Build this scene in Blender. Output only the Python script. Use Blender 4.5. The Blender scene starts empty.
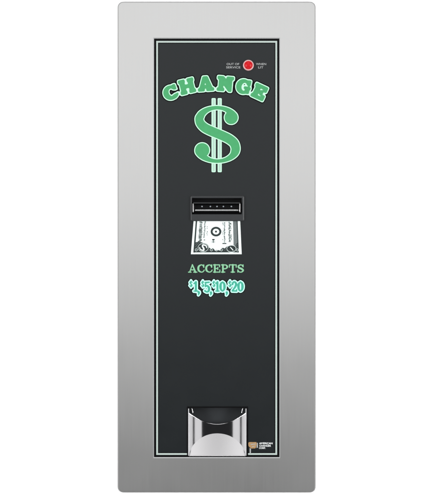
import bpy, bmesh, math, random
import numpy as np
from mathutils import Vector

random.seed(4)
sc = bpy.context.scene
C = sc.collection
S = 0.0016            # metres per unit of the drawing (the faceplate is about 0.32 x 0.79 m)
CX, CY = 217.5, 247.5
D = 2.4               # camera to faceplate
def W(x, y, d=0.0):   # drawing units -> metres; d = depth into the wall (units), negative = towards the viewer
    return Vector(((x-CX)*S, d*S, (CY-y)*S))

# ------------------------------------------------------------------ materials
def new_mat(name):
    m = bpy.data.materials.new(name); m.use_nodes = True
    return m, m.node_tree.nodes, m.node_tree.links, m.node_tree.nodes['Principled BSDF']
def plain(name, col, rough=0.5, metal=0.0, spec=0.5, var=0.06, scale=60.0, coat=0.0, bump=0.0):
    """principled with a little procedural tone and gloss variation"""
    m, n, l, p = new_mat(name)
    tc = n.new('ShaderNodeTexCoord')
    nz = n.new('ShaderNodeTexNoise'); nz.inputs['Scale'].default_value = scale; nz.inputs['Detail'].default_value = 6
    l.new(tc.outputs['Object'], nz.inputs['Vector'])
    mx = n.new('ShaderNodeMix'); mx.data_type = 'RGBA'
    mx.inputs[6].default_value = tuple(c*(1-var) for c in col)+(1,)
    mx.inputs[7].default_value = tuple(min(1, c*(1+var)) for c in col)+(1,)
    l.new(nz.outputs['Fac'], mx.inputs[0]); l.new(mx.outputs[2], p.inputs['Base Color'])
    mr = n.new('ShaderNodeMapRange'); mr.inputs['To Min'].default_value = max(0.02, rough*0.85); mr.inputs['To Max'].default_value = min(1, rough*1.15)
    l.new(nz.outputs['Fac'], mr.inputs['Value']); l.new(mr.outputs[0], p.inputs['Roughness'])
    p.inputs['Metallic'].default_value = metal
    p.inputs['Specular IOR Level'].default_value = spec
    p.inputs['Coat Weight'].default_value = coat
    if bump:
        b = n.new('ShaderNodeBump'); b.inputs['Strength'].default_value = bump; b.inputs['Distance'].default_value = 0.0004
        l.new(nz.outputs['Fac'], b.inputs['Height']); l.new(b.outputs[0], p.inputs['Normal'])
    return m
def brushed(name, col, rough, var=0.05):
    """stainless steel, brushed top to bottom"""
    m, n, l, p = new_mat(name)
    tc = n.new('ShaderNodeTexCoord')
    mp = n.new('ShaderNodeMapping'); mp.inputs['Scale'].default_value = (900, 900, 9)
    l.new(tc.outputs['Object'], mp.inputs['Vector'])
    nz = n.new('ShaderNodeTexNoise'); nz.inputs['Scale'].default_value = 1.0; nz.inputs['Detail'].default_value = 5; nz.inputs['Roughness'].default_value = 0.65
    l.new(mp.outputs[0], nz.inputs['Vector'])
    n2 = n.new('ShaderNodeTexNoise'); n2.inputs['Scale'].default_value = 7.0; n2.inputs['Detail'].default_value = 3
    l.new(tc.outputs['Object'], n2.inputs['Vector'])
    mx = n.new('ShaderNodeMix'); mx.data_type = 'RGBA'
    mx.inputs[6].default_value = tuple(c*(1-var) for c in col)+(1,)
    mx.inputs[7].default_value = tuple(min(1, c*(1+var)) for c in col)+(1,)
    l.new(nz.outputs['Fac'], mx.inputs[0]); l.new(mx.outputs[2], p.inputs['Base Color'])
    ad = n.new('ShaderNodeMath'); ad.operation = 'ADD'
    l.new(nz.outputs['Fac'], ad.inputs[0]); l.new(n2.outputs['Fac'], ad.inputs[1])
    mr = n.new('ShaderNodeMapRange'); mr.inputs['From Min'].default_value = 0.5; mr.inputs['From Max'].default_value = 1.5
    mr.inputs['To Min'].default_value = rough-0.03; mr.inputs['To Max'].default_value = rough+0.03
    l.new(ad.outputs[0], mr.inputs['Value']); l.new(mr.outputs[0], p.inputs['Roughness'])
    p.inputs['Metallic'].default_value = 1.0
    b = n.new('ShaderNodeBump'); b.inputs['Strength'].default_value = 0.018; b.inputs['Distance'].default_value = 0.0002
    l.new(nz.outputs['Fac'], b.inputs['Height']); l.new(b.outputs[0], p.inputs['Normal'])
    return m

M = dict(
    steel   = brushed('brushed_steel', (0.66, 0.66, 0.655), 0.35, 0.035),
    trim    = brushed('bright_steel_edge', (0.58, 0.59, 0.59), 0.4),
    edge    = plain('shaded_steel_edge', (0.20, 0.20, 0.20), 0.6, spec=0.2, scale=90),  # dark reflection of the folded steel rim, put into a matt grey
    panel   = plain('charcoal_panel', (0.0075, 0.0095, 0.0108), 0.34, spec=0.34, var=0.05, scale=25),
    black   = plain('black_plastic', (0.002, 0.002, 0.0024), 0.45, spec=0.1),
    hole    = plain('dark_interior', (0.022, 0.025, 0.028), 0.6, spec=0.3),
    body    = plain('cabinet_paint', (0.05, 0.05, 0.055), 0.5),
    line    = plain('pale_green_ink', (0.34, 0.40, 0.375), 0.5, spec=0.2),
    green   = plain('green_ink', (0.047, 0.275, 0.105), 0.5, spec=0.3, var=0.10, scale=140),
    mint    = plain('mint_white_ink', (0.42, 0.68, 0.52), 0.5, spec=0.3, var=0.03),
    bar     = plain('pale_bar_ink', (0.33, 0.47, 0.40), 0.5, spec=0.3, var=0.05),
    soft    = plain('soft_green_ink', (0.19, 0.42, 0.25), 0.5, spec=0.3, var=0.05),
    teal    = plain('teal_ink', (0.04, 0.31, 0.22), 0.5, spec=0.3, var=0.08),
    aqua    = plain('aqua_white_ink', (0.44, 0.80, 0.67), 0.5, spec=0.3, var=0.03),
    white   = plain('white_ink', (0.72, 0.74, 0.74), 0.5, spec=0.2, var=0.02),
    grey    = plain('grey_ink', (0.30, 0.31, 0.31), 0.5, spec=0.2, var=0.04),
    billw   = plain('bill_paper_print', (0.70, 0.79, 0.77), 0.5, spec=0.2, var=0.03),
    billd   = plain('bill_dark_print', (0.022, 0.030, 0.030), 0.5, spec=0.2, var=0.25, scale=900),
    billm   = plain('bill_grey_print', (0.12, 0.14, 0.14), 0.5, spec=0.2, var=0.45, scale=1100),
    bezel   = plain('grey_bezel_plastic', (0.024, 0.026, 0.028), 0.5, spec=0.3, bump=0.15, scale=700),
    bezel2  = plain('dark_bezel_plastic', (0.012, 0.013, 0.014), 0.35, spec=0.5),
    chrome  = plain('polished_chrome', (0.79, 0.78, 0.80), 0.09, metal=1.0, var=0.01),
    satin   = plain('satin_chrome', (0.80, 0.79, 0.79), 0.28, metal=1.0, var=0.02, scale=200),
    post    = plain('cast_grey', (0.42, 0.42, 0.43), 0.45, spec=0.3),
    floor   = plain('satin_chrome_floor', (0.70, 0.69, 0.70), 0.28, metal=1.0, var=0.0, scale=30),
    led     = plain('clear_led', (0.17, 0.19, 0.21), 0.25, spec=0.6, coat=0.5),
    red     = plain('red_lens', (0.46, 0.006, 0.010), 0.34, spec=0.15, coat=0.0),
    pink    = plain('pale_pink_collar', (0.52, 0.29, 0.29), 0.3, spec=0.5),
    tan     = plain('tan_ink', (0.31, 0.19, 0.09), 0.5, spec=0.2, var=0.25, scale=500),
    wall    = plain('white_wall_paint', (0.90, 0.90, 0.90), 0.9, spec=0.1, var=0.01, bump=0.05, scale=300),
)

# ------------------------------------------------------------------ linking
def link(name, me, mat, parent=None):
    o = bpy.data.objects.new(name, me); C.objects.link(o)
    me.materials.clear(); me.materials.append(mat)
    if parent is not None: o.parent = parent
    return o
def from_bm(name, bm, mat, parent=None, smooth=False, recalc=True):
    if recalc: bmesh.ops.recalc_face_normals(bm, faces=bm.faces)
    me = bpy.data.meshes.new(name); bm.to_mesh(me); bm.free()
    if smooth:
        for p in me.polygons: p.use_smooth = True
    return link(name, me, mat, parent)

# ------------------------------------------------------------------ ring / plate builder
def rr_loop(x0, y0, x1, y1, r, d, n=8):
    r = max(r, 0.02); pts = []
    for cx, cy, a0 in ((x1-r, y0+r, -90), (x1-r, y1-r, 0), (x0+r, y1-r, 90), (x0+r, y0+r, 180)):
        for k in range(n+1):
            a = math.radians(a0+90*k/n)
            pts.append(W(cx+r*math.cos(a), cy+r*math.sin(a), d))
    return pts
def loops_mesh(name, specs, mat, parent=None, cap_first=False, cap_last=False, closed=False, smooth=False):
    """join rounded-rectangle loops (x0,y0,x1,y1,r,depth) one after the other with quads"""
    bm = bmesh.new()
    L = [[bm.verts.new(p) for p in rr_loop(*s)] for s in specs]
    n = len(L[0])
    pairs = list(zip(L[:-1], L[1:])) + ([(L[-1], L[0])] if closed else [])
    for a, b in pairs:
        for i in range(n):
            j = (i+1) % n
            bm.faces.new((a[i], a[j], b[j], b[i]))
    if cap_first: bm.faces.new(L[0])
    if cap_last: bm.faces.new(L[-1])
    return from_bm(name, bm, mat, parent, smooth)
def box_bm(bm, x0, y0, x1, y1, d0, d1):
    v = [bm.verts.new(W(x, y, d)) for d in (d0, d1) for (x, y) in ((x0, y0), (x1, y0), (x1, y1), (x0, y1))]
    for f in ((0,1,2,3), (4,7,6,5), (0,4,5,1), (1,5,6,2), (2,6,7,3), (3,7,4,0)):
        bm.faces.new([v[i] for i in f])
def pill(name, x0, y0, x1, y1, r0, r1, d, mat, parent, flat=1.0):
    """a rounded rod from one point to the other"""
    bm = bmesh.new(); a = Vector((x0, y0)); b = Vector((x1, y1)); t = (b-a); L = t.length; t = t/L; nrm = Vector((-t.y, t.x))
    prof = []
    for k in range(7):
        an = math.radians(90*k/6); prof.append((-r0*math.cos(an), r0*math.sin(an)))
    for k in range(7):
        an = math.radians(90*k/6); prof.append((L+r1*math.sin(an), r1*math.cos(an)))
    rings = []
    for s, r in prof:
        ring = []
        for k in range(16):
            th = 2*math.pi*k/16; q = a+t*s+nrm*(r*math.cos(th))
            ring.append(bm.verts.new(W(q.x, q.y, d+flat*r*math.sin(th))))
        rings.append(ring)
    for p, q in zip(rings[:-1], rings[1:]):
        for k in range(16):
            bm.faces.new((p[k], p[(k+1) % 16], q[(k+1) % 16], q[k]))
    bmesh.ops.remove_doubles(bm, verts=bm.verts, dist=1e-7)
    return from_bm(name, bm, mat, parent, True)
def lathe(name, cx, cy, prof, mat, parent, n=40):
    """profile of (radius, depth) turned round an axis that points at the viewer"""
    bm = bmesh.new(); rings = []
    for r, d in prof:
        rings.append([bm.verts.new(W(cx+r*math.cos(2*math.pi*k/n), cy+r*math.sin(2*math.pi*k/n), d)) for k in range(n)])
    for p, q in zip(rings[:-1], rings[1:]):
        for k in range(n):
            bm.faces.new((p[k], p[(k+1) % n], q[(k+1) % n], q[k]))
    bmesh.ops.remove_doubles(bm, verts=bm.verts, dist=1e-8)
    return from_bm(name, bm, mat, parent, True)

# ------------------------------------------------------------------ drawn shapes: distance fields -> outlines -> filled meshes
class Field:
    def __init__(s, x0, y0, x1, y1, h=0.2):
        s.x0, s.y0, s.h = x0, y0, h
        s.nx, s.ny = int((x1-x0)/h)+1, int((y1-y0)/h)+1
        s.F = np.full((s.ny, s.nx), 50.0)
    def win(s, xa, ya, xb, yb):
        i0 = max(0, int((xa-s.x0)/s.h)); i1 = min(s.nx, int((xb-s.x0)/s.h)+2)
        j0 = max(0, int((ya-s.y0)/s.h)); j1 = min(s.ny, int((yb-s.y0)/s.h)+2)
        X, Y = np.meshgrid(s.x0+s.h*np.arange(i0, i1), s.y0+s.h*np.arange(j0, j1))
        return (slice(j0, j1), slice(i0, i1)), X, Y
    def put(s, sl, d): s.F[sl] = np.minimum(s.F[sl], d)
    def soften(s, n=2, k=3):
        for _ in range(n):                       # rounds the corners of the drawn letters
            for ax in (0, 1):
                s.F = sum(np.roll(s.F, j, ax) for j in range(-k, k+1))/(2*k+1)
    def contours(s, level):
        G = s.F-level
        G[0, :] = np.maximum(G[0, :], .01); G[-1, :] = np.maximum(G[-1, :], .01)
        G[:, 0] = np.maximum(G[:, 0], .01); G[:, -1] = np.maximum(G[:, -1], .01)
        I = G < 0
        code = I[:-1, :-1]*1 + I[:-1, 1:]*2 + I[1:, 1:]*4 + I[1:, :-1]*8
        js, is_ = np.nonzero((code > 0) & (code < 15))
        T = {1:[(3,0)], 2:[(0,1)], 3:[(3,1)], 4:[(1,2)], 5:[(3,2),(1,0)], 6:[(0,2)], 7:[(3,2)], 8:[(2,3)], 9:[(2,0)], 10:[(0,3),(2,1)], 11:[(2,1)], 12:[(1,3)], 13:[(1,0)], 14:[(0,3)]}
        def key(j, i, e):
            return (('h', j, i), ('v', j, i+1), ('h', j+1, i), ('v', j, i))[e]
        nxt = {}
        for j, i in zip(js.tolist(), is_.tolist()):
            for a, b in T[int(code[j, i])]: nxt[key(j, i, a)] = key(j, i, b)
        def pos(k):
            t, j, i = k
            if t == 'h': a, b = G[j, i], G[j, i+1]; u = a/(a-b); return (s.x0+s.h*(i+u), s.y0+s.h*j)
            a, b = G[j, i], G[j+1, i]; u = a/(a-b); return (s.x0+s.h*i, s.y0+s.h*(j+u))
        out = []
        while nxt:
            k0, k = nxt.popitem(); loop = [pos(k0)]
            while k in nxt:
                loop.append(pos(k)); k = nxt.pop(k)
            if len(loop) > 5: out.append(loop)
        return out
def fill(name, loops, d, mat, parent, thick=0.05):
    cu = bpy.data.curves.new(name, 'CURVE'); cu.dimensions = '2D'; cu.fill_mode = 'BOTH'; cu.extrude = thick*S
    for lp in loops:
        sp = cu.splines.new('POLY'); sp.points.add(len(lp)-1); sp.use_cyclic_u = True
        for q, (x, y) in zip(sp.points, lp): q.co = ((x-CX)*S, (CY-y)*S, 0, 1)
    return solid_curve(name, cu, d, mat, parent)
def fill_cells(name, fld, level, d, mat, parent):
    """flat print for very busy drawings: the same outlines, filled cell by cell"""
    G = fld.F-level; I = G < 0; ny, nx = G.shape; h = fld.h
    bm = bmesh.new(); cache = {}
    def vert(x, y):
        k = (round(x, 4), round(y, 4))
        if k not in cache: cache[k] = bm.verts.new(W(fld.x0+x*h, fld.y0+y*h, d))
        return cache[k]
    n4 = I[:-1, :-1]*1+I[:-1, 1:]*1+I[1:, 1:]*1+I[1:, :-1]*1
    for j in range(ny-1):
        i = 0
        while i < nx-1:
            c = n4[j, i]
            if c == 4:
                k = i
                while k < nx-1 and n4[j, k] == 4: k += 1
                bm.faces.new((vert(i, j), vert(k, j), vert(k, j+1), vert(i, j+1))); i = k; continue
            if c:
                cs = ((i, j), (i+1, j), (i+1, j+1), (i, j+1)); P = []
                for q_ in range(4):
                    a, b = cs[q_], cs[(q_+1) % 4]; ga, gb = G[a[1], a[0]], G[b[1], b[0]]
                    if ga < 0: P.append(a)
                    if (ga < 0) != (gb < 0):
                        u = ga/(ga-gb); P.append((a[0]+(b[0]-a[0])*u, a[1]+(b[1]-a[1])*u))
                vs = []
                for p in P:
                    v = vert(*p)
                    if v not in vs: vs.append(v)
                if len(vs) > 2:
                    try: bm.faces.new(vs)
                    except ValueError: pass
            i += 1
    return from_bm(name, bm, mat, parent)
def solid_curve(name, cu, d, mat, parent, move=None):
    t = bpy.data.objects.new(name, cu); C.objects.link(t)
    bpy.context.view_layer.update()
    me = bpy.data.meshes.new_from_object(t.evaluated_get(bpy.context.evaluated_depsgraph_get()))
    bpy.data.objects.remove(t); bpy.data.curves.remove(cu)
    if move: move(me)
    for v in me.vertices:                       # stand the drawing up
        x, y, z = v.co; v.co = (x, d*S-z, y)
    me.name = name
    return link(name, me, mat, parent)

def sd_poly(X, Y, P):
    d = np.full(X.shape, 1e9); sgn = np.ones(X.shape); n = len(P)
    for i in range(n):
        ax, ay = P[i]; bx, by = P[i-1]
        ex, ey = bx-ax, by-ay; wx, wy = X-ax, Y-ay
        t = np.clip((wx*ex+wy*ey)/max(ex*ex+ey*ey, 1e-12), 0, 1)
        d = np.minimum(d, (wx-ex*t)**2+(wy-ey*t)**2)
        c1 = Y >= ay; c2 = Y < by; c3 = ex*wy > ey*wx
        flip = (c1 & c2 & c3) | (~c1 & ~c2 & ~c3)
        sgn = np.where(flip, -sgn, sgn)
    return sgn*np.sqrt(d)
def catmull(P, n=14):
    P = [np.array(p, float) for p in P]; Q = [2*P[0]-P[1]]+P+[2*P[-1]-P[-2]]; out = []
    for i in range(1, len(Q)-2):
        for k in range(n):
            t = k/n; a, b, c, d = Q[i-1:i+3]
            out.append(0.5*((2*b)+(-a+c)*t+(2*a-5*b+4*c-d)*t*t+(-a+3*b-3*c+d)*t**3))
    out.append(P[-1]); return out
def sd_chain(X, Y, P, smooth=True, n=14):
    """a brush of changing radius pulled along points (x, y, r)"""
    d = np.full(X.shape, 1e9)
    if smooth and len(P) > 2: pts = catmull(P, n)
    else:
        pts = []
        for a, b in zip(P[:-1], P[1:]):
            for k in range(25): pts.append(np.array(a, float)+(np.array(b, float)-np.array(a, float))*k/24)
    for x, y, r in pts: d = np.minimum(d, np.hypot(X-x, Y-y)-max(r, .01))
    return d
def sd_ell(X, Y, cx, cy, rx, ry):
    k1 = np.hypot((X-cx)/rx, (Y-cy)/ry); k2 = np.hypot((X-cx)/rx**2, (Y-cy)/ry**2)
    return np.where(k2 > 1e-9, k1*(k1-1)/np.maximum(k2, 1e-9), -min(rx, ry))
def rect(x0, y0, x1, y1): return [(x0, y0), (x1, y0), (x1, y1), (x0, y1)]
def U(*a):
    r = a[0]
    for b in a[1:]: r = np.minimum(r, b)
    return r
def round_union(parts, X, Y, r=0.5):
    return U(*[sd_poly(X, Y, p) for p in parts])-r

# ================================================================== the wall (setting)
wall = loops_mesh('wall', [(-1700, -1250, 2135, 1745, 1, 2.6), (128, 12, 306, 482, 3, 2.6), (128, 12, 306, 482, 3, 90)], M['wall'])
wall['kind'] = 'structure'

# ================================================================== the machine
mach = bpy.data.objects.new('change_machine', None); C.objects.link(mach)
mach.empty_display_size = 0.05
mach['label'] = 'tall steel-framed change machine with charcoal front, green dollar sign and chrome coin cup'
mach['category'] = 'change machine'

# faceplate: brushed steel with a rounded, folded rim
X0, Y0, X1, Y1 = 117.6, 1.6, 315.6, 492.6
PX0, PY0, PX1, PY1 = 154.2, 38.8, 279.2, 457.0
face = loops_mesh('faceplate', [
    (X0+0.8, Y0+0.8, X1-0.8, Y1-0.8, 5.0, 0.03), (X0+1.5, Y0+1.5, X1-1.5, Y1-1.5, 4.6, 0.0),
    (PX0-1.1, PY0-1.1, PX1+1.1, PY1+1.1, 0.3, 0.0)], M['steel'], mach)
loops_mesh('folded_rim', [
    (X0, Y0, X1, Y1, 5.6, 2.55), (X0, Y0, X1, Y1, 5.6, 0.9), (X0+0.3, Y0+0.3, X1-0.3, Y1-0.3, 5.4, 0.4),
    (X0+0.8, Y0+0.8, X1-0.8, Y1-0.8, 5.0, 0.03)], M['edge'], face)
loops_mesh('opening_edge', [
    (PX0-1.1, PY0-1.1, PX1+1.1, PY1+1.1, 0.3, 0.0), (PX0-0.2, PY0-0.2, PX1+0.2, PY1+0.2, 0.1, 0.18),
    (PX0, PY0, PX1, PY1, 0.1, 1.6)], M['trim'], face)
loops_mesh('cabinet', [(130, 14, 304, 480, 2, 2.2), (130, 14, 304, 480, 2, 80)], M['body'], mach, cap_last=True)

# graphic panel with the coin-cup opening cut out of it
HX0, HY0, HX1, HY1 = 187.6, 407.2, 247.4, 456.0
PD = 1.0
def rloop(x0, y0, x1, y1): return [(x0, y0), (x1, y0), (x1, y1), (x0, y1)]
panel = fill('graphic_panel', [rloop(PX0+.02, PY0+.02, PX1-.02, PY1-.02), rloop(HX0, HY0, HX1, HY1), rloop(191.5, 197.8, 242.2, 214.5)], PD+0.5, M['panel'], mach, 0.5)
# printed border: black margin, pale line, thin dark inner line (the cup hole interrupts it)
def frame_print(name, i, w, d, mat):
    a, b, c, e = PX0+i, PY0+i, PX1-i, PY1-i
    bm = bmesh.new()
    def bar(x0, y0, x1, y1): box_bm(bm, x0, y0, x1, y1, d-.05, d+.05)
    bar(a, b, c, b+w); bar(a, b+w, a+w, e); bar(c-w, b+w, c, e)
    if e-w < HY1:
        bar(a+w, e-w, HX0, e); bar(HX1, e-w, c-w, e)
    else: bar(a+w, e-w, c-w, e)
    return from_bm(name, bm, mat, panel)
frame_print('black_margin', 0.05, 0.95, PD-.10, M['black'])
frame_print('black_margin', 1.0, 1.0, PD-.12, M['black'])
frame_print('border_line', 2.0, 1.75, PD-.16, M['line'])
frame_print('inner_margin', 3.75, 0.8, PD-.10, M['black'])

# ---------------------------------------------------------------- CHANGE, arched slab lettering
F = Field(156, 68, 276, 110, 0.2)
def place_letter(F, cx, cy, rot, fn, sx=1.0, sy=1.0, pad=13):
    sl, X, Y = F.win(cx-pad, cy-pad, cx+pad, cy+pad)
    a = math.radians(rot); dx, dy = X-cx, -(Y-cy)
    u = dx*math.cos(a)+dy*math.sin(a); v = -dx*math.sin(a)+dy*math.cos(a)
    F.put(sl, fn(u/sx, v/sy)*min(sx, sy))
def L_H(u, v):
    r = .5; P = []
    for s in (-1, 1):
        P.append(rect(min(s*2.4, s*6.0), -6.6, max(s*2.4, s*6.0), 6.6))
        for y in (-6.7, 4.5): P.append(rect(min(s*1.7, s*7.0), y, max(s*1.7, s*7.0), y+2.2))
    P.append(rect(-5, -1.2, 5, 1.2))
    return round_union(P, u, v, r)
def L_C(u, v, spur=False):
    ring = np.maximum(sd_ell(u, v, 0, 0, 7.3, 7.2), -sd_ell(u, v, 1.1, 0.0, 3.3, 4.2))
    cut = sd_poly(u, v, [(1.2, 2.2), (9, 2.2), (9, -3.0), (3.2, -2.6), (1.2, -1.5)])
    ring = np.maximum(ring, -cut)
    top = round_union([[(4.2, 6.6), (6.4, 6.6), (6.4, 2.3), (5.6, 2.0), (3.4, 3.0)]], u, v, .5)
    low = sd_chain(u, v, [(2.5, -5.0, 2.0), (5.2, -4.2, 1.3), (6.5, -3.0, .7)])
    out = U(ring, top) if spur else U(ring, top, low)
    if spur:
        out = U(out, round_union([rect(1.3, -1.4, 7.2, 0.0), rect(3.0, -5.6, 6.4, -.5)], u, v, .5))
    return out
def L_G(u, v): return L_C(u, v, True)
def L_A(u, v):
    body = sd_poly(u, v, [(-1.9, 6.6), (1.7, 6.6), (6.4, -6.2), (1.6, -6.2), (1.0, -3.9), (-2.0, -3.9), (-2.7, -6.2), (-6.2, -6.2)])-.5
    hole = sd_poly(u, v, [(-.4, 2.3), (1.0, -1.6), (-1.6, -1.6)])
    slabs = round_union([rect(-7.0, -6.7, -1.9, -4.7), rect(1.0, -6.7, 7.1, -4.7)], u, v, .5)
    return U(np.maximum(body, -hole), slabs)
def L_N(u, v):
    return round_union([rect(-5.6, -6.2, -2.6, 6.2), rect(3.0, -6.2, 5.6, 6.2),
        [(-6.0, 6.6), (-2.2, 6.6), (5.6, -3.5), (5.6, -6.8), (3.8, -6.8), (-4.0, 2.8)],
        rect(-7.1, 4.7, -2.4, 6.7), rect(-7.1, -6.7, -1.3, -4.7), rect(1.4, 4.7, 7.1, 6.7)], u, v, .5)
def L_E(u, v):
    return round_union([rect(-5.4, -6.5, -1.6, 6.5), rect(-6.6, 4.4, 5.6, 6.6), rect(-6.6, -6.6, 5.8, -4.4), rect(-4, -1.0, 2.6, 1.0),
        rect(3.7, 2.2, 5.7, 6.6), rect(4.0, -6.6, 6.0, -2.0), rect(1.2, -2.0, 2.7, 2.0)], u, v, .5)
for cx, cy, rot, fn, sx, sy in ((170.6, 92.6, 20, L_C, .98, .98), (187.0, 86.2, 14, L_H, 1.02, 1.02), (205.6, 83.6, 4, L_A, 1.05, 1.03),
                                (225.4, 83.8, -5, L_N, 1.06, 1.03), (243.4, 86.5, -13, L_G, .96, 1.02), (259.8, 92.0, -25, L_E, .99, 1.02)):
    place_letter(F, cx, cy, rot, fn, sx, sy)
F.soften(2, 3)
TC = F.contours(2.15)
title = fill('title_lettering', F.contours(0.2), PD-.34, M['green'], panel)
fill('lettering_outline', F.contours(1.18), PD-.20, M['mint'], title)
fill('dark_outline', TC, PD-.08, M['black'], title)

# ---------------------------------------------------------------- the big dollar sign
F = Field(190, 94, 246, 176, 0.2)
def ell_pts(cx, cy, rx, ry, lst):
    out = []
    for t, r in lst:
        a = math.radians(t); x, y = cx+rx*math.cos(a), cy-ry*math.sin(a)
        nx, ny = math.cos(a)/rx, -math.sin(a)/ry; q = math.hypot(nx, ny)
        out.append((x-nx/q*r, y-ny/q*r, r))
    return out
top = [(231.2, 117.5, 6.5)]+ell_pts(216.9, 118.2, 20.9, 12.3, [(22, 5.6), (38, 3.9), (55, 2.5), (72, 1.9), (90, 1.75), (108, 2.0), (126, 2.6), (145, 3.3), (163, 3.75)])
mid = [(199.3, 118.8, 3.95), (200.4, 123.2, 4.15), (204.4, 127.4, 4.4), (210.4, 130.6, 4.5), (217, 133.4, 4.5), (223.6, 136.2, 4.5), (229.4, 139.2, 4.5), (234.0, 143.2, 4.4), (235.6, 148.0, 4.2)]
bot = ell_pts(217.2, 149.0, 22.6, 13.8, [(-20, 3.9), (-38, 3.1), (-55, 2.4), (-72, 1.9), (-90, 1.75), (-108, 2.0), (-126, 2.8), (-142, 4.2), (-157, 5.8)])+[(202.2, 150.1, 7.0)]
sl, X, Y = F.win(190, 94, 246, 176)
F.put(sl, sd_chain(X, Y, top+mid+bot, n=12))
dollar = fill('dollar_sign', F.contours(0.0), PD-.44, M['green'], panel)
fill('sign_outline', F.contours(1.0), PD-.32, M['mint'], dollar)
F2 = F
G = Field(205, 94, 228, 176, 0.2); sl, X, Y = G.win(205, 94, 228, 176)
for x0, x1 in ((212.5, 214.8), (218.6, 220.8)): G.put(sl, sd_poly(X, Y, rect(x0, 99.0, x1, 171.2)))
fill('vertical_bars', G.contours(-0.15), PD-.25, M['bar'], dollar)
fill('bar_outline', G.contours(0.95), PD-.16, M['mint'], dollar)
fill('dark_outline', F2.contours(1.7), PD-.08, M['black'], dollar)

# ---------------------------------------------------------------- ACCEPTS
F = Field(184, 260, 249, 277, 0.125)
def stroke_letter(F, x0, base, sx, sy, strokes, pad=1.5, w=1.0):
    sl, X, Y = F.win(x0-pad, base-sy-pad, x0+sx+pad, base+pad)
    for st in strokes:
        P = [(x0+p[0]*sx, base-p[1]*sy, p[2]*sy*w) for p in st[1]]
        F.put(sl, sd_chain(X, Y, P, st[0] == 's', 10))
t, k = .05, .095
GL = {
 'A': [('l', [(.46, .97, .06), (.82, .05, k)]), ('l', [(.46, .97, .05), (.14, .05, t)]), ('l', [(.25, .33, t), (.66, .33, t)]), ('l', [(0, .045, t), (.30, .045, t)]), ('l', [(.62, .045, t), (1.0, .045, t)])],
 'C': [('s', [(.84, .70, .06), (.78, .86, .06), (.52, .95, .05), (.20, .78, k), (.12, .5, .11), (.20, .22, k), (.52, .05, .05), (.78, .12, .05), (.92, .30, .05)]), ('l', [(.86, .95, t), (.86, .66, .06)])],
 'E': [('l', [(.22, .05, k), (.22, .95, k)]), ('l', [(.04, .95, t), (.86, .95, t)]), ('l', [(.04, .05, t), (.90, .05, t)]), ('l', [(.25, .5, t), (.62, .5, t)]), ('l', [(.86, .95, t), (.86, .70, t)]), ('l', [(.90, .05, t), (.90, .32, t)]), ('l', [(.62, .64, t), (.62, .37, t)])],
 'P': [('l', [(.24, .05, k), (.24, .95, k)]), ('l', [(.04, .05, t), (.50, .05, t)]), ('l', [(.04, .95, t), (.5, .95, t)]), ('s', [(.4, .95, t), (.68, .92, .06), (.84, .72, k), (.68, .50, .06), (.36, .46, t)])],
 'T': [('l', [(.5, .05, k), (.5, .95, k)]), ('l', [(.28, .05, t), (.72, .05, t)]), ('l', [(.06, .95, t), (.94, .95, t)]), ('l', [(.06, .95, t), (.06, .66, t)]), ('l', [(.94, .95, t), (.94, .66, t)])],
 'S': [('s', [(.80, .72, .05), (.68, .90, .05), (.44, .95, .055), (.18, .80, .085), (.24, .60, k), (.60, .46, .105), (.82, .28, k), (.66, .08, .06), (.38, .05, .05), (.18, .16, .05), (.10, .32, .05)]), ('l', [(.82, .95, t), (.82, .70, t)]), ('l', [(.09, .05, t), (.09, .32, t)])],
}
for ch, x0, sx in (('A', 188.5, 8.4), ('C', 197.4, 7.4), ('C', 205.3, 7.4), ('E', 213.2, 7.4), ('P', 221.2, 7.2), ('T', 228.9, 7.8), ('S', 237.2, 7.2)):
    stroke_letter(F, x0, 272.5, sx, 8.0, GL[ch], w=1.0)
fill('accepts_lettering', F.contours(0.12), PD-.20, M['soft'], panel)

# ---------------------------------------------------------------- $1, $5, $10, $20
F = Field(183, 275, 250, 301, 0.125)
DG = {
 '1': [('l', [(.55, .06, .10), (.55, .94, .10)]), ('l', [(.2, .78, .06), (.55, .95, .08)]), ('l', [(.2, .05, .065), (.9, .05, .065)])],
 '5': [('s', [(.22, .92, .07), (.5, .92, .08), (.85, .94, .07)]), ('l', [(.24, .92, .07), (.20, .52, .06)]), ('s', [(.20, .52, .06), (.5, .62, .08), (.82, .42, .11), (.76, .14, .10), (.45, .04, .07), (.14, .14, .09)])],
 '0': [('s', [(.5, .95, .06), (.22, .78, .10), (.14, .5, .12), (.22, .22, .10), (.5, .05, .06), (.78, .22, .10), (.86, .5, .12), (.78, .78, .10), (.5, .95, .06)])],
 '2': [('s', [(.16, .72, .10), (.28, .90, .08), (.56, .95, .08), (.82, .76, .11), (.70, .50, .10), (.36, .24, .08), (.12, .07, .07)]), ('l', [(.12, .06, .07), (.9, .06, .08)]), ('l', [(.9, .06, .07), (.92, .22, .05)])],
 '$': [('s', [(.85, .74, .07), (.5, .90, .07), (.18, .72, .08), (.5, .50, .08), (.82, .28, .08), (.5, .10, .07), (.12, .26, .07)]), ('l', [(.5, 1.04, .04), (.5, -.04, .04)])],
 ',': [('s', [(.5, 1.0, .45), (.6, .6, .36), (.2, .0, .16)])],
}
def price(ch, x0, base, sx, sy): stroke_letter(F, x0, base, sx, sy, DG[ch], 2.2)
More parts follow.
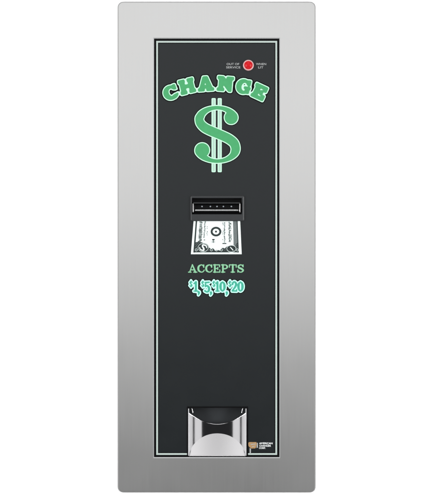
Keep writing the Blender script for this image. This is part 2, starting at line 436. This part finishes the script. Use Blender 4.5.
for ch, x0, base, sx, sy in (
    ('$', 189.4, 287.2, 3.2, 6.4), ('1', 192.8, 291.6, 5.6, 10.2), (',', 198.0, 295.0, 1.5, 2.7),
    ('$', 201.2, 287.2, 3.2, 6.4), ('5', 204.2, 292.4, 5.8, 10.8), (',', 210.2, 295.2, 1.5, 2.7),
    ('$', 212.4, 287.2, 3.0, 6.4), ('1', 214.8, 291.6, 4.8, 10.2), ('0', 219.7, 291.6, 5.6, 10.2), (',', 226.0, 295.2, 1.5, 2.7),
    ('$', 228.4, 287.2, 3.2, 6.4), ('2', 231.6, 291.6, 5.5, 10.2), ('0', 237.7, 291.6, 5.6, 10.2)):
    price(ch, x0, base, sx, sy)
F.soften(1, 2)
pl = fill('price_lettering', F.contours(-0.03), PD-.34, M['teal'], panel)
fill('lettering_outline', F.contours(1.15), PD-.20, M['aqua'], pl)
fill('dark_outline', F.contours(1.9), PD-.08, M['black'], pl)

# ---------------------------------------------------------------- small printed words (built-in typeface, fitted to a box)
def words(name, items, d, mat, parent, bold=0.012):
    """items: (text, x0, y0, x1, y1) -> ONE mesh"""
    bm = bmesh.new()
    for txt, x0, y0, x1, y1 in items:
        cu = bpy.data.curves.new('t', 'FONT'); cu.body = txt; cu.offset = bold; cu.extrude = 0.0
        o = bpy.data.objects.new('t', cu); C.objects.link(o); bpy.context.view_layer.update()
        me = bpy.data.meshes.new_from_object(o.evaluated_get(bpy.context.evaluated_depsgraph_get()))
        bpy.data.objects.remove(o); bpy.data.curves.remove(cu)
        xs = [v.co.x for v in me.vertices]; ys = [v.co.y for v in me.vertices]
        a, b, c, e = min(xs), max(xs), min(ys), max(ys)
        for v in me.vertices:
            v.co = W(x0+(v.co.x-a)/(b-a)*(x1-x0), y1-(v.co.y-c)/(e-c)*(y1-y0), d)
        bm.from_mesh(me); bpy.data.meshes.remove(me)
    return from_bm(name, bm, mat, parent)
words('warning_lettering', [('OUT OF', 226.6, 62.9, 239.3, 65.0), ('SERVICE', 226.2, 66.2, 240.4, 68.3)], PD-.14, M['grey'], panel)
words('warning_lettering', [('WHEN', 256.0, 62.9, 266.2, 65.0), ('LIT', 258.2, 66.2, 263.4, 68.3)], PD-.14, M['grey'], panel)

# ---------------------------------------------------------------- red indicator lamp
lamp = lathe('indicator_lamp', 248.4, 65.2, [(5.4, PD+.2), (5.4, PD-.9), (5.1, PD-1.4), (4.5, PD-1.6), (3.9, PD-1.4), (3.7, PD-.8)], M['pink'], mach)
lathe('lens', 248.4, 65.2, [(4.35, PD-1.3), (4.0, PD-1.6), (3.2, PD-2.3), (2.5, PD-3.0), (1.6, PD-3.45), (0.8, PD-3.65), (0.0, PD-3.7)], M['red'], lamp)

# ---------------------------------------------------------------- bill acceptor
acc = loops_mesh('bill_acceptor', [
    (190.6, 195.8, 244.2, 221.0, 1.2, PD+.1), (190.8, 196.0, 244.0, 220.8, 1.2, PD-1.2), (191.6, 196.7, 243.0, 220.2, 1.0, PD-1.8),
    (191.7, 197.9, 242.2, 214.4, .6, PD-1.8), (192.0, 198.3, 241.6, 214.0, .5, PD+4)], M['bezel'], mach)
loops_mesh('mouth', [(192.0, 198.3, 241.6, 214.0, .5, PD+3.9), (192.6, 198.8, 240.8, 213.6, .5, PD+4.0)], M['black'], acc, cap_last=True)
loops_mesh('upper_jaw', [(193.0, 202.2, 240.4, 203.6, .5, PD+3.8), (193.0, 202.2, 240.4, 203.6, .5, PD-.4), (193.4, 202.5, 240.0, 203.3, .3, PD-.8)], M['bezel2'], acc, cap_last=True)
loops_mesh('lower_jaw', [(193.6, 204.6, 239.4, 212.6, .8, PD+3.8), (193.6, 204.6, 239.4, 212.6, .8, PD+1.6), (194.4, 205.2, 238.8, 212.0, .7, PD+1.0)], M['black'], acc, cap_last=True)
for x in (193.1, 239.9):
    loops_mesh('side_guide', [(x-.65, 203.4, x+.65, 212.4, .5, PD+3), (x-.65, 203.4, x+.65, 212.4, .5, PD-1.2), (x-.3, 203.9, x+.3, 211.9, .3, PD-1.7)], M['satin'], acc, cap_last=True)
for x in (202.0, 210.4, 217.0, 223.4, 231.4):
    lathe('led', x, 206.4, [(.85, PD+1.2), (.8, PD+.6), (.55, PD+.2), (.25, PD+.05), (0, PD)], M['led'], acc, 16)
pill('lip', 195.6, 210.2, 237.8, 210.2, .7, .7, PD+.1, M['trim'], acc)

# ---------------------------------------------------------------- bill picture under the acceptor (flat print, drawn tapering)
bill = fill('banknote_picture', [[(193.6, 221.2), (240.2, 221.2), (241.7, 254.2), (190.9, 254.2)]], PD-.12, M['billw'], mach)
def bx(u, v):    # u across 0..1, v down 0..1 of the tapering bill
    return (193.6-2.7*v+u*(46.6+4.2*v), 221.2+33.0*v)
F = Field(188, 219, 245, 257, 0.125); sl, X, Y = F.win(188, 219, 245, 257)
V = (Y-221.2)/33.0; UU = (X-(193.6-2.7*V))/(46.6+4.2*V)
def q(u0, v0, u1, v1): return sd_poly(X, Y, [bx(u0, v0), bx(u1, v0), bx(u1, v1), bx(u0, v1)])
# engraved border: side columns, scalloped foot, ovals
F.put(sl, q(.045, .0, .075, .95)); F.put(sl, q(.925, .0, .945, .95))
F.put(sl, q(.045, .895, .945, .945))
scal = U(*[sd_ell(X, Y, *bx(u, v), w, h) for u, v, w, h in ((.15, .93, 9.0, 10.2), (.33, .97, 5.0, 5.8), (.42, .96, 3.0, 4.6), (.52, .98, 4.0, 3.6), (.63, .97, 3.6, 5.4), (.80, .95, 8.0, 7.4), (.93, .92, 3.4, 9.0))])
scal = np.maximum(scal, q(.05, .3, .94, .94))
hatch = np.abs(np.sin(2.1*(X*.75+Y*.6))) * .5 - .14          # engraver's hatching
hatch2 = np.abs(np.sin(2.3*(X*.7-Y*.7))) * .5 - .10
ovals = U(sd_ell(X, Y, *bx(.235, .80), 5.9, 4.9), sd_ell(X, Y, *bx(.80, .83), 5.0, 3.8))
F.put(sl, np.maximum(scal, -np.maximum(np.minimum(hatch, hatch2), -ovals)))
F.put(sl, np.abs(sd_ell(X, Y, *bx(.485, .315), 4.35, 3.85))-1.0)
F.put(sl, np.hypot(X-bx(.485, .315)[0], Y-bx(.485, .315)[1])-1.0)
F.put(sl, sd_ell(X, Y, *bx(.235, .80), 5.6, 4.6)); F.put(sl, sd_ell(X, Y, *bx(.80, .83), 4.8, 3.6))
# knock out light ornaments
o1 = sd_ell(X, Y, *bx(.235, .80), 5.6, 4.6)
cut = np.abs(o1+.5)-.22
cut = np.minimum(cut, np.abs(sd_ell(X, Y, *bx(.80, .83), 4.6, 3.4))-.24)
for u in (.10, .40, .50, .60, .92):
    cut = np.minimum(cut, np.abs(np.hypot(X-bx(u, .87)[0], Y-bx(u, .87)[1])-1.1)-.2)
sx, sy = bx(.235, .80)
# $ in the left oval, laid over at a slant, a figure 1 in the right one
P = [(2.4, 1.9, .6), (1.0, 3.0, .7), (-1.5, 2.1, .8), (-1.1, .6, .95), (1.1, -.6, .95), (1.6, -2.1, .8), (-.8, -3.0, .7), (-2.4, -2.0, .6)]
aa = math.radians(-38)
P = [(sx+x*math.cos(aa)*1.2-y*1.05*math.sin(aa), sy-(x*math.sin(aa)*1.1+y*1.02*math.cos(aa)), r*.82) for x, y, r in P]
cut = np.minimum(cut, sd_chain(X, Y, P))
ex, ey = bx(.80, .83)
cut = np.minimum(cut, sd_chain(X, Y, [(ex-1.2, ey-1.5, .35), (ex+.4, ey+.2, .45), (ex+1.6, ey+1.6, .4)]))
F.F[sl] = np.maximum(F.F[sl], -cut)
# rows of upright fine print, as little strokes
rnd = random.Random(3)
def fine(u, v0, v1, w, step, dens):
    v = v0
    while v < v1:
        if v1-v > .008 and rnd.random() < dens:
            hh = step*rnd.uniform(.45, .8); du = rnd.uniform(-.006, .006)
            F.put(sl, q(u-w/2*rnd.uniform(.6, 1)+du, v, u+w/2*rnd.uniform(.6, 1)+du, min(v+hh, v1)))
        v += step
fine(.155, .01, .64, .065, .042, 1.0); fine(.19, .03, .60, .02, .05, .8); fine(.245, .01, .58, .035, .042, .95)
fine(.30, .10, .45, .012, .05, .7); fine(.63, .04, .60, .014, .05, .8); fine(.665, .03, .64, .028, .042, .95)
fine(.765, .02, .64, .045, .042, 1.0); fine(.80, .05, .60, .016, .05, .8)
F.put(sl, q(.41, .54, .46, .58)); F.put(sl, q(.43, .58, .44, .66)); F.put(sl, q(.40, .62, .47, .635)); F.put(sl, q(.62, .66, .70, .69))
fill_cells('engraving', F, 0.0, PD-.30, M['billd'], bill)
G = Field(188, 219, 245, 257, 0.125); G.put(sl, q(.845, .0, .924, .80)); G.put(sl, np.maximum(scal+.0, -q(0, 0, .001, .001)))
G.F[sl] = np.maximum(G.F[sl], -cut)
fill('grey_engraving', G.contours(0.0), PD-.20, M['billm'], bill)

# ---------------------------------------------------------------- maker's label, lower right
ml = fill('maker_emblem', [[(248.2, 443.0), (249.2, 442.2), (256.4, 442.2), (256.8, 443.2), (256.2, 447.2), (255.2, 448.5), (251.4, 448.6), (249.6, 447.4), (248.5, 446.0)]], PD-.20, M['tan'], panel)
fill('emblem_marks', [[(249.6, 448.2), (251.0, 448.7), (250.9, 453.6), (249.7, 453.6)], [(256.9, 443.4), (257.9, 442.6), (258.0, 447.6), (256.6, 448.2)],
                      [(250.6, 444.2), (255.6, 443.7), (255.5, 444.4), (250.8, 445.0)], [(252.0, 446.4), (254.8, 445.9), (254.7, 446.5), (252.2, 447.1)]], PD-.32, M['grey'], ml)
words('maker_lettering', [('AMERICAN', 259.2, 442.5, 272.6, 444.4), ('CHANGER', 259.4, 445.0, 271.0, 446.8), ('CORP.', 259.1, 447.3, 265.6, 449.0)], PD-.16, M['white'], panel, 0.02)

# ---------------------------------------------------------------- chrome coin cup, let into the opening
def K(x, y, d):     # a point d deep that shows at (x, y) from the front
    f = 1+d*S/D
    return W(CX+(x-CX)*f, CY+(y-CY)*f, d)
CXC, HW = 217.3, 28.2
cup = bpy.data.objects.new('coin_cup', None); C.objects.link(cup); cup.parent = mach
cup.empty_display_size = 0.02
def prof(u):                   # depth of the concave wall
    return PD+.3+6.7*(1-u*u)
def ytop(u): return 424.2-11.2*abs(u)**1.9
def ybot(u): return 433.4+22.0*(1-math.sqrt(max(0, 1-min(1, abs(u))**2.0*.985)))*1.0/(1-math.sqrt(.015))
N = 72
bm = bmesh.new(); cols = []
us = [math.sin(math.pi*(i/N-.5)) for i in range(N+1)]
for u in us:
    x = CXC+HW*u; dd = prof(u); a, b = ytop(u), ybot(u)
    col = []
    lip = [(2.0, .8), (1.7, .0), (1.2, -.5), (.7, -.65), (.3, -.4), (.05, -.1)]          # rolled top lip: (depth behind, height offset)
    for ld, lh in lip: col.append(bm.verts.new(K(x, a+lh+.15, dd+ld)))
    for v in (0, .012, .03, .2, .4, .6, .8, .97, 1):
        col.append(bm.verts.new(K(x, a+.2+(b-a-.2)*v, dd)))
    cols.append(col)
for p, q_ in zip(cols[:-1], cols[1:]):
    for k in range(len(p)-1): bm.faces.new((p[k], q_[k], q_[k+1], p[k+1]))
from_bm('concave_wall', bm, M['chrome'], cup, True)
bm = bmesh.new(); cols = []
for u in us:
    x = CXC+HW*u; dd = prof(u); b = ybot(u)
    col = []
    for v in (0, .015, .05, .2, .4, .6, .8, 1):
        col.append(bm.verts.new(K(x, 455.4+(b-455.4)*v, (PD-.6)*(1-v)+dd*v)))
    col.insert(0, bm.verts.new(K(x, 456.0, PD-.3))); col.insert(0, bm.verts.new(K(x, 456.2, PD+.9)))
    cols.append(col)
for p, q_ in zip(cols[:-1], cols[1:]):
    for k in range(len(p)-1): bm.faces.new((p[k], q_[k], q_[k+1], p[k+1]))
from_bm('scoop_floor', bm, M['floor'], cup, True)
for s in (-1, 1):
    pill('corner_post', CXC+s*28.7, 409.0, CXC+s*28.7, 455.4, .45, .45, PD-.2, M['post'], cup)
    pill('corner_horn', CXC+s*25.6, 408.6, CXC+s*24.6, 413.0, .45, .6, PD+3, M['chrome'], cup)
loops_mesh('cup_housing', [(HX0, HY0, HX1, HY1+.2, .1, PD+.02), (HX0+.1, HY0+.1, HX1-.1, HY1+.2, .1, PD+12)], M['hole'], cup, cap_last=True)
bm = bmesh.new()
box_bm(bm, HX0+.1, HY0-.6, HX1-.1, HY0+.7, PD-.5, PD+3); box_bm(bm, HX0-.5, HY0-.6, HX0+.1, HY1-.2, PD-.5, PD+3); box_bm(bm, HX1-.1, HY0-.6, HX1+.6, HY1-.2, PD-.5, PD+3)
from_bm('cup_surround', bm, M['black'], cup)

# ================================================================== lights, world, camera
def area(name, loc, target, sx, sy, power, col=(1, 1, 1)):
    L = bpy.data.lights.new(name, 'AREA'); L.shape = 'RECTANGLE'; L.size = sx; L.size_y = sy; L.energy = power; L.color = col
    o = bpy.data.objects.new(name, L); C.objects.link(o); o.location = loc
    o.rotation_euler = (Vector(target)-Vector(loc)).to_track_quat('-Z', 'Y').to_euler()
    return o
area('front_softbox', (0, -3.0, 0.67), (0, 0, 0.10), 2.6, 2.0, 19)
for sg in (-1, 1):
    area('side_softbox', (sg*2.3, -1.25, 0.0), (sg*.1, 0, 0), 0.7, 2.2, 88)
    for an, wd, e in ((34.5, .66, 2.6), (49.5, .64, 2.2)):
        area('cup_fill_strip', (sg*3.1*math.sin(math.radians(an)), -3.1*math.cos(math.radians(an)), -0.7), (0, 0, -.3), wd, 1.6, e)  # unseen lamps added to lay bright bands in the cup's chrome
area('wall_fill_strip', (0, -0.9, -2.1), (0, 0, -.3), 2.2, 0.5, 16)  # unseen fill lamp added to lift the shadow low on the wall
area('top_strip', (0, -0.9, 2.1), (0, 0, 0), 2.2, 0.5, 26)
w = bpy.data.worlds.new('World'); sc.world = w; w.use_nodes = True
w.node_tree.nodes['Background'].inputs[0].default_value = (0.9, 0.95, 1.0, 1)
w.node_tree.nodes['Background'].inputs[1].default_value = 0.018

cam = bpy.data.cameras.new('camera'); co = bpy.data.objects.new('camera', cam); C.objects.link(co)
co.location = (0, -D, 0); co.rotation_euler = (math.radians(90), 0, 0)
cam.sensor_fit = 'VERTICAL'; cam.sensor_height = 24; cam.lens = 24*D/(495*S)
cam.clip_start = 0.05; cam.clip_end = 100
sc.camera = co
sc.view_settings.view_transform = 'Standard'; sc.view_settings.look = 'None'
sc.view_settings.exposure = 0.0; sc.view_settings.gamma = 1
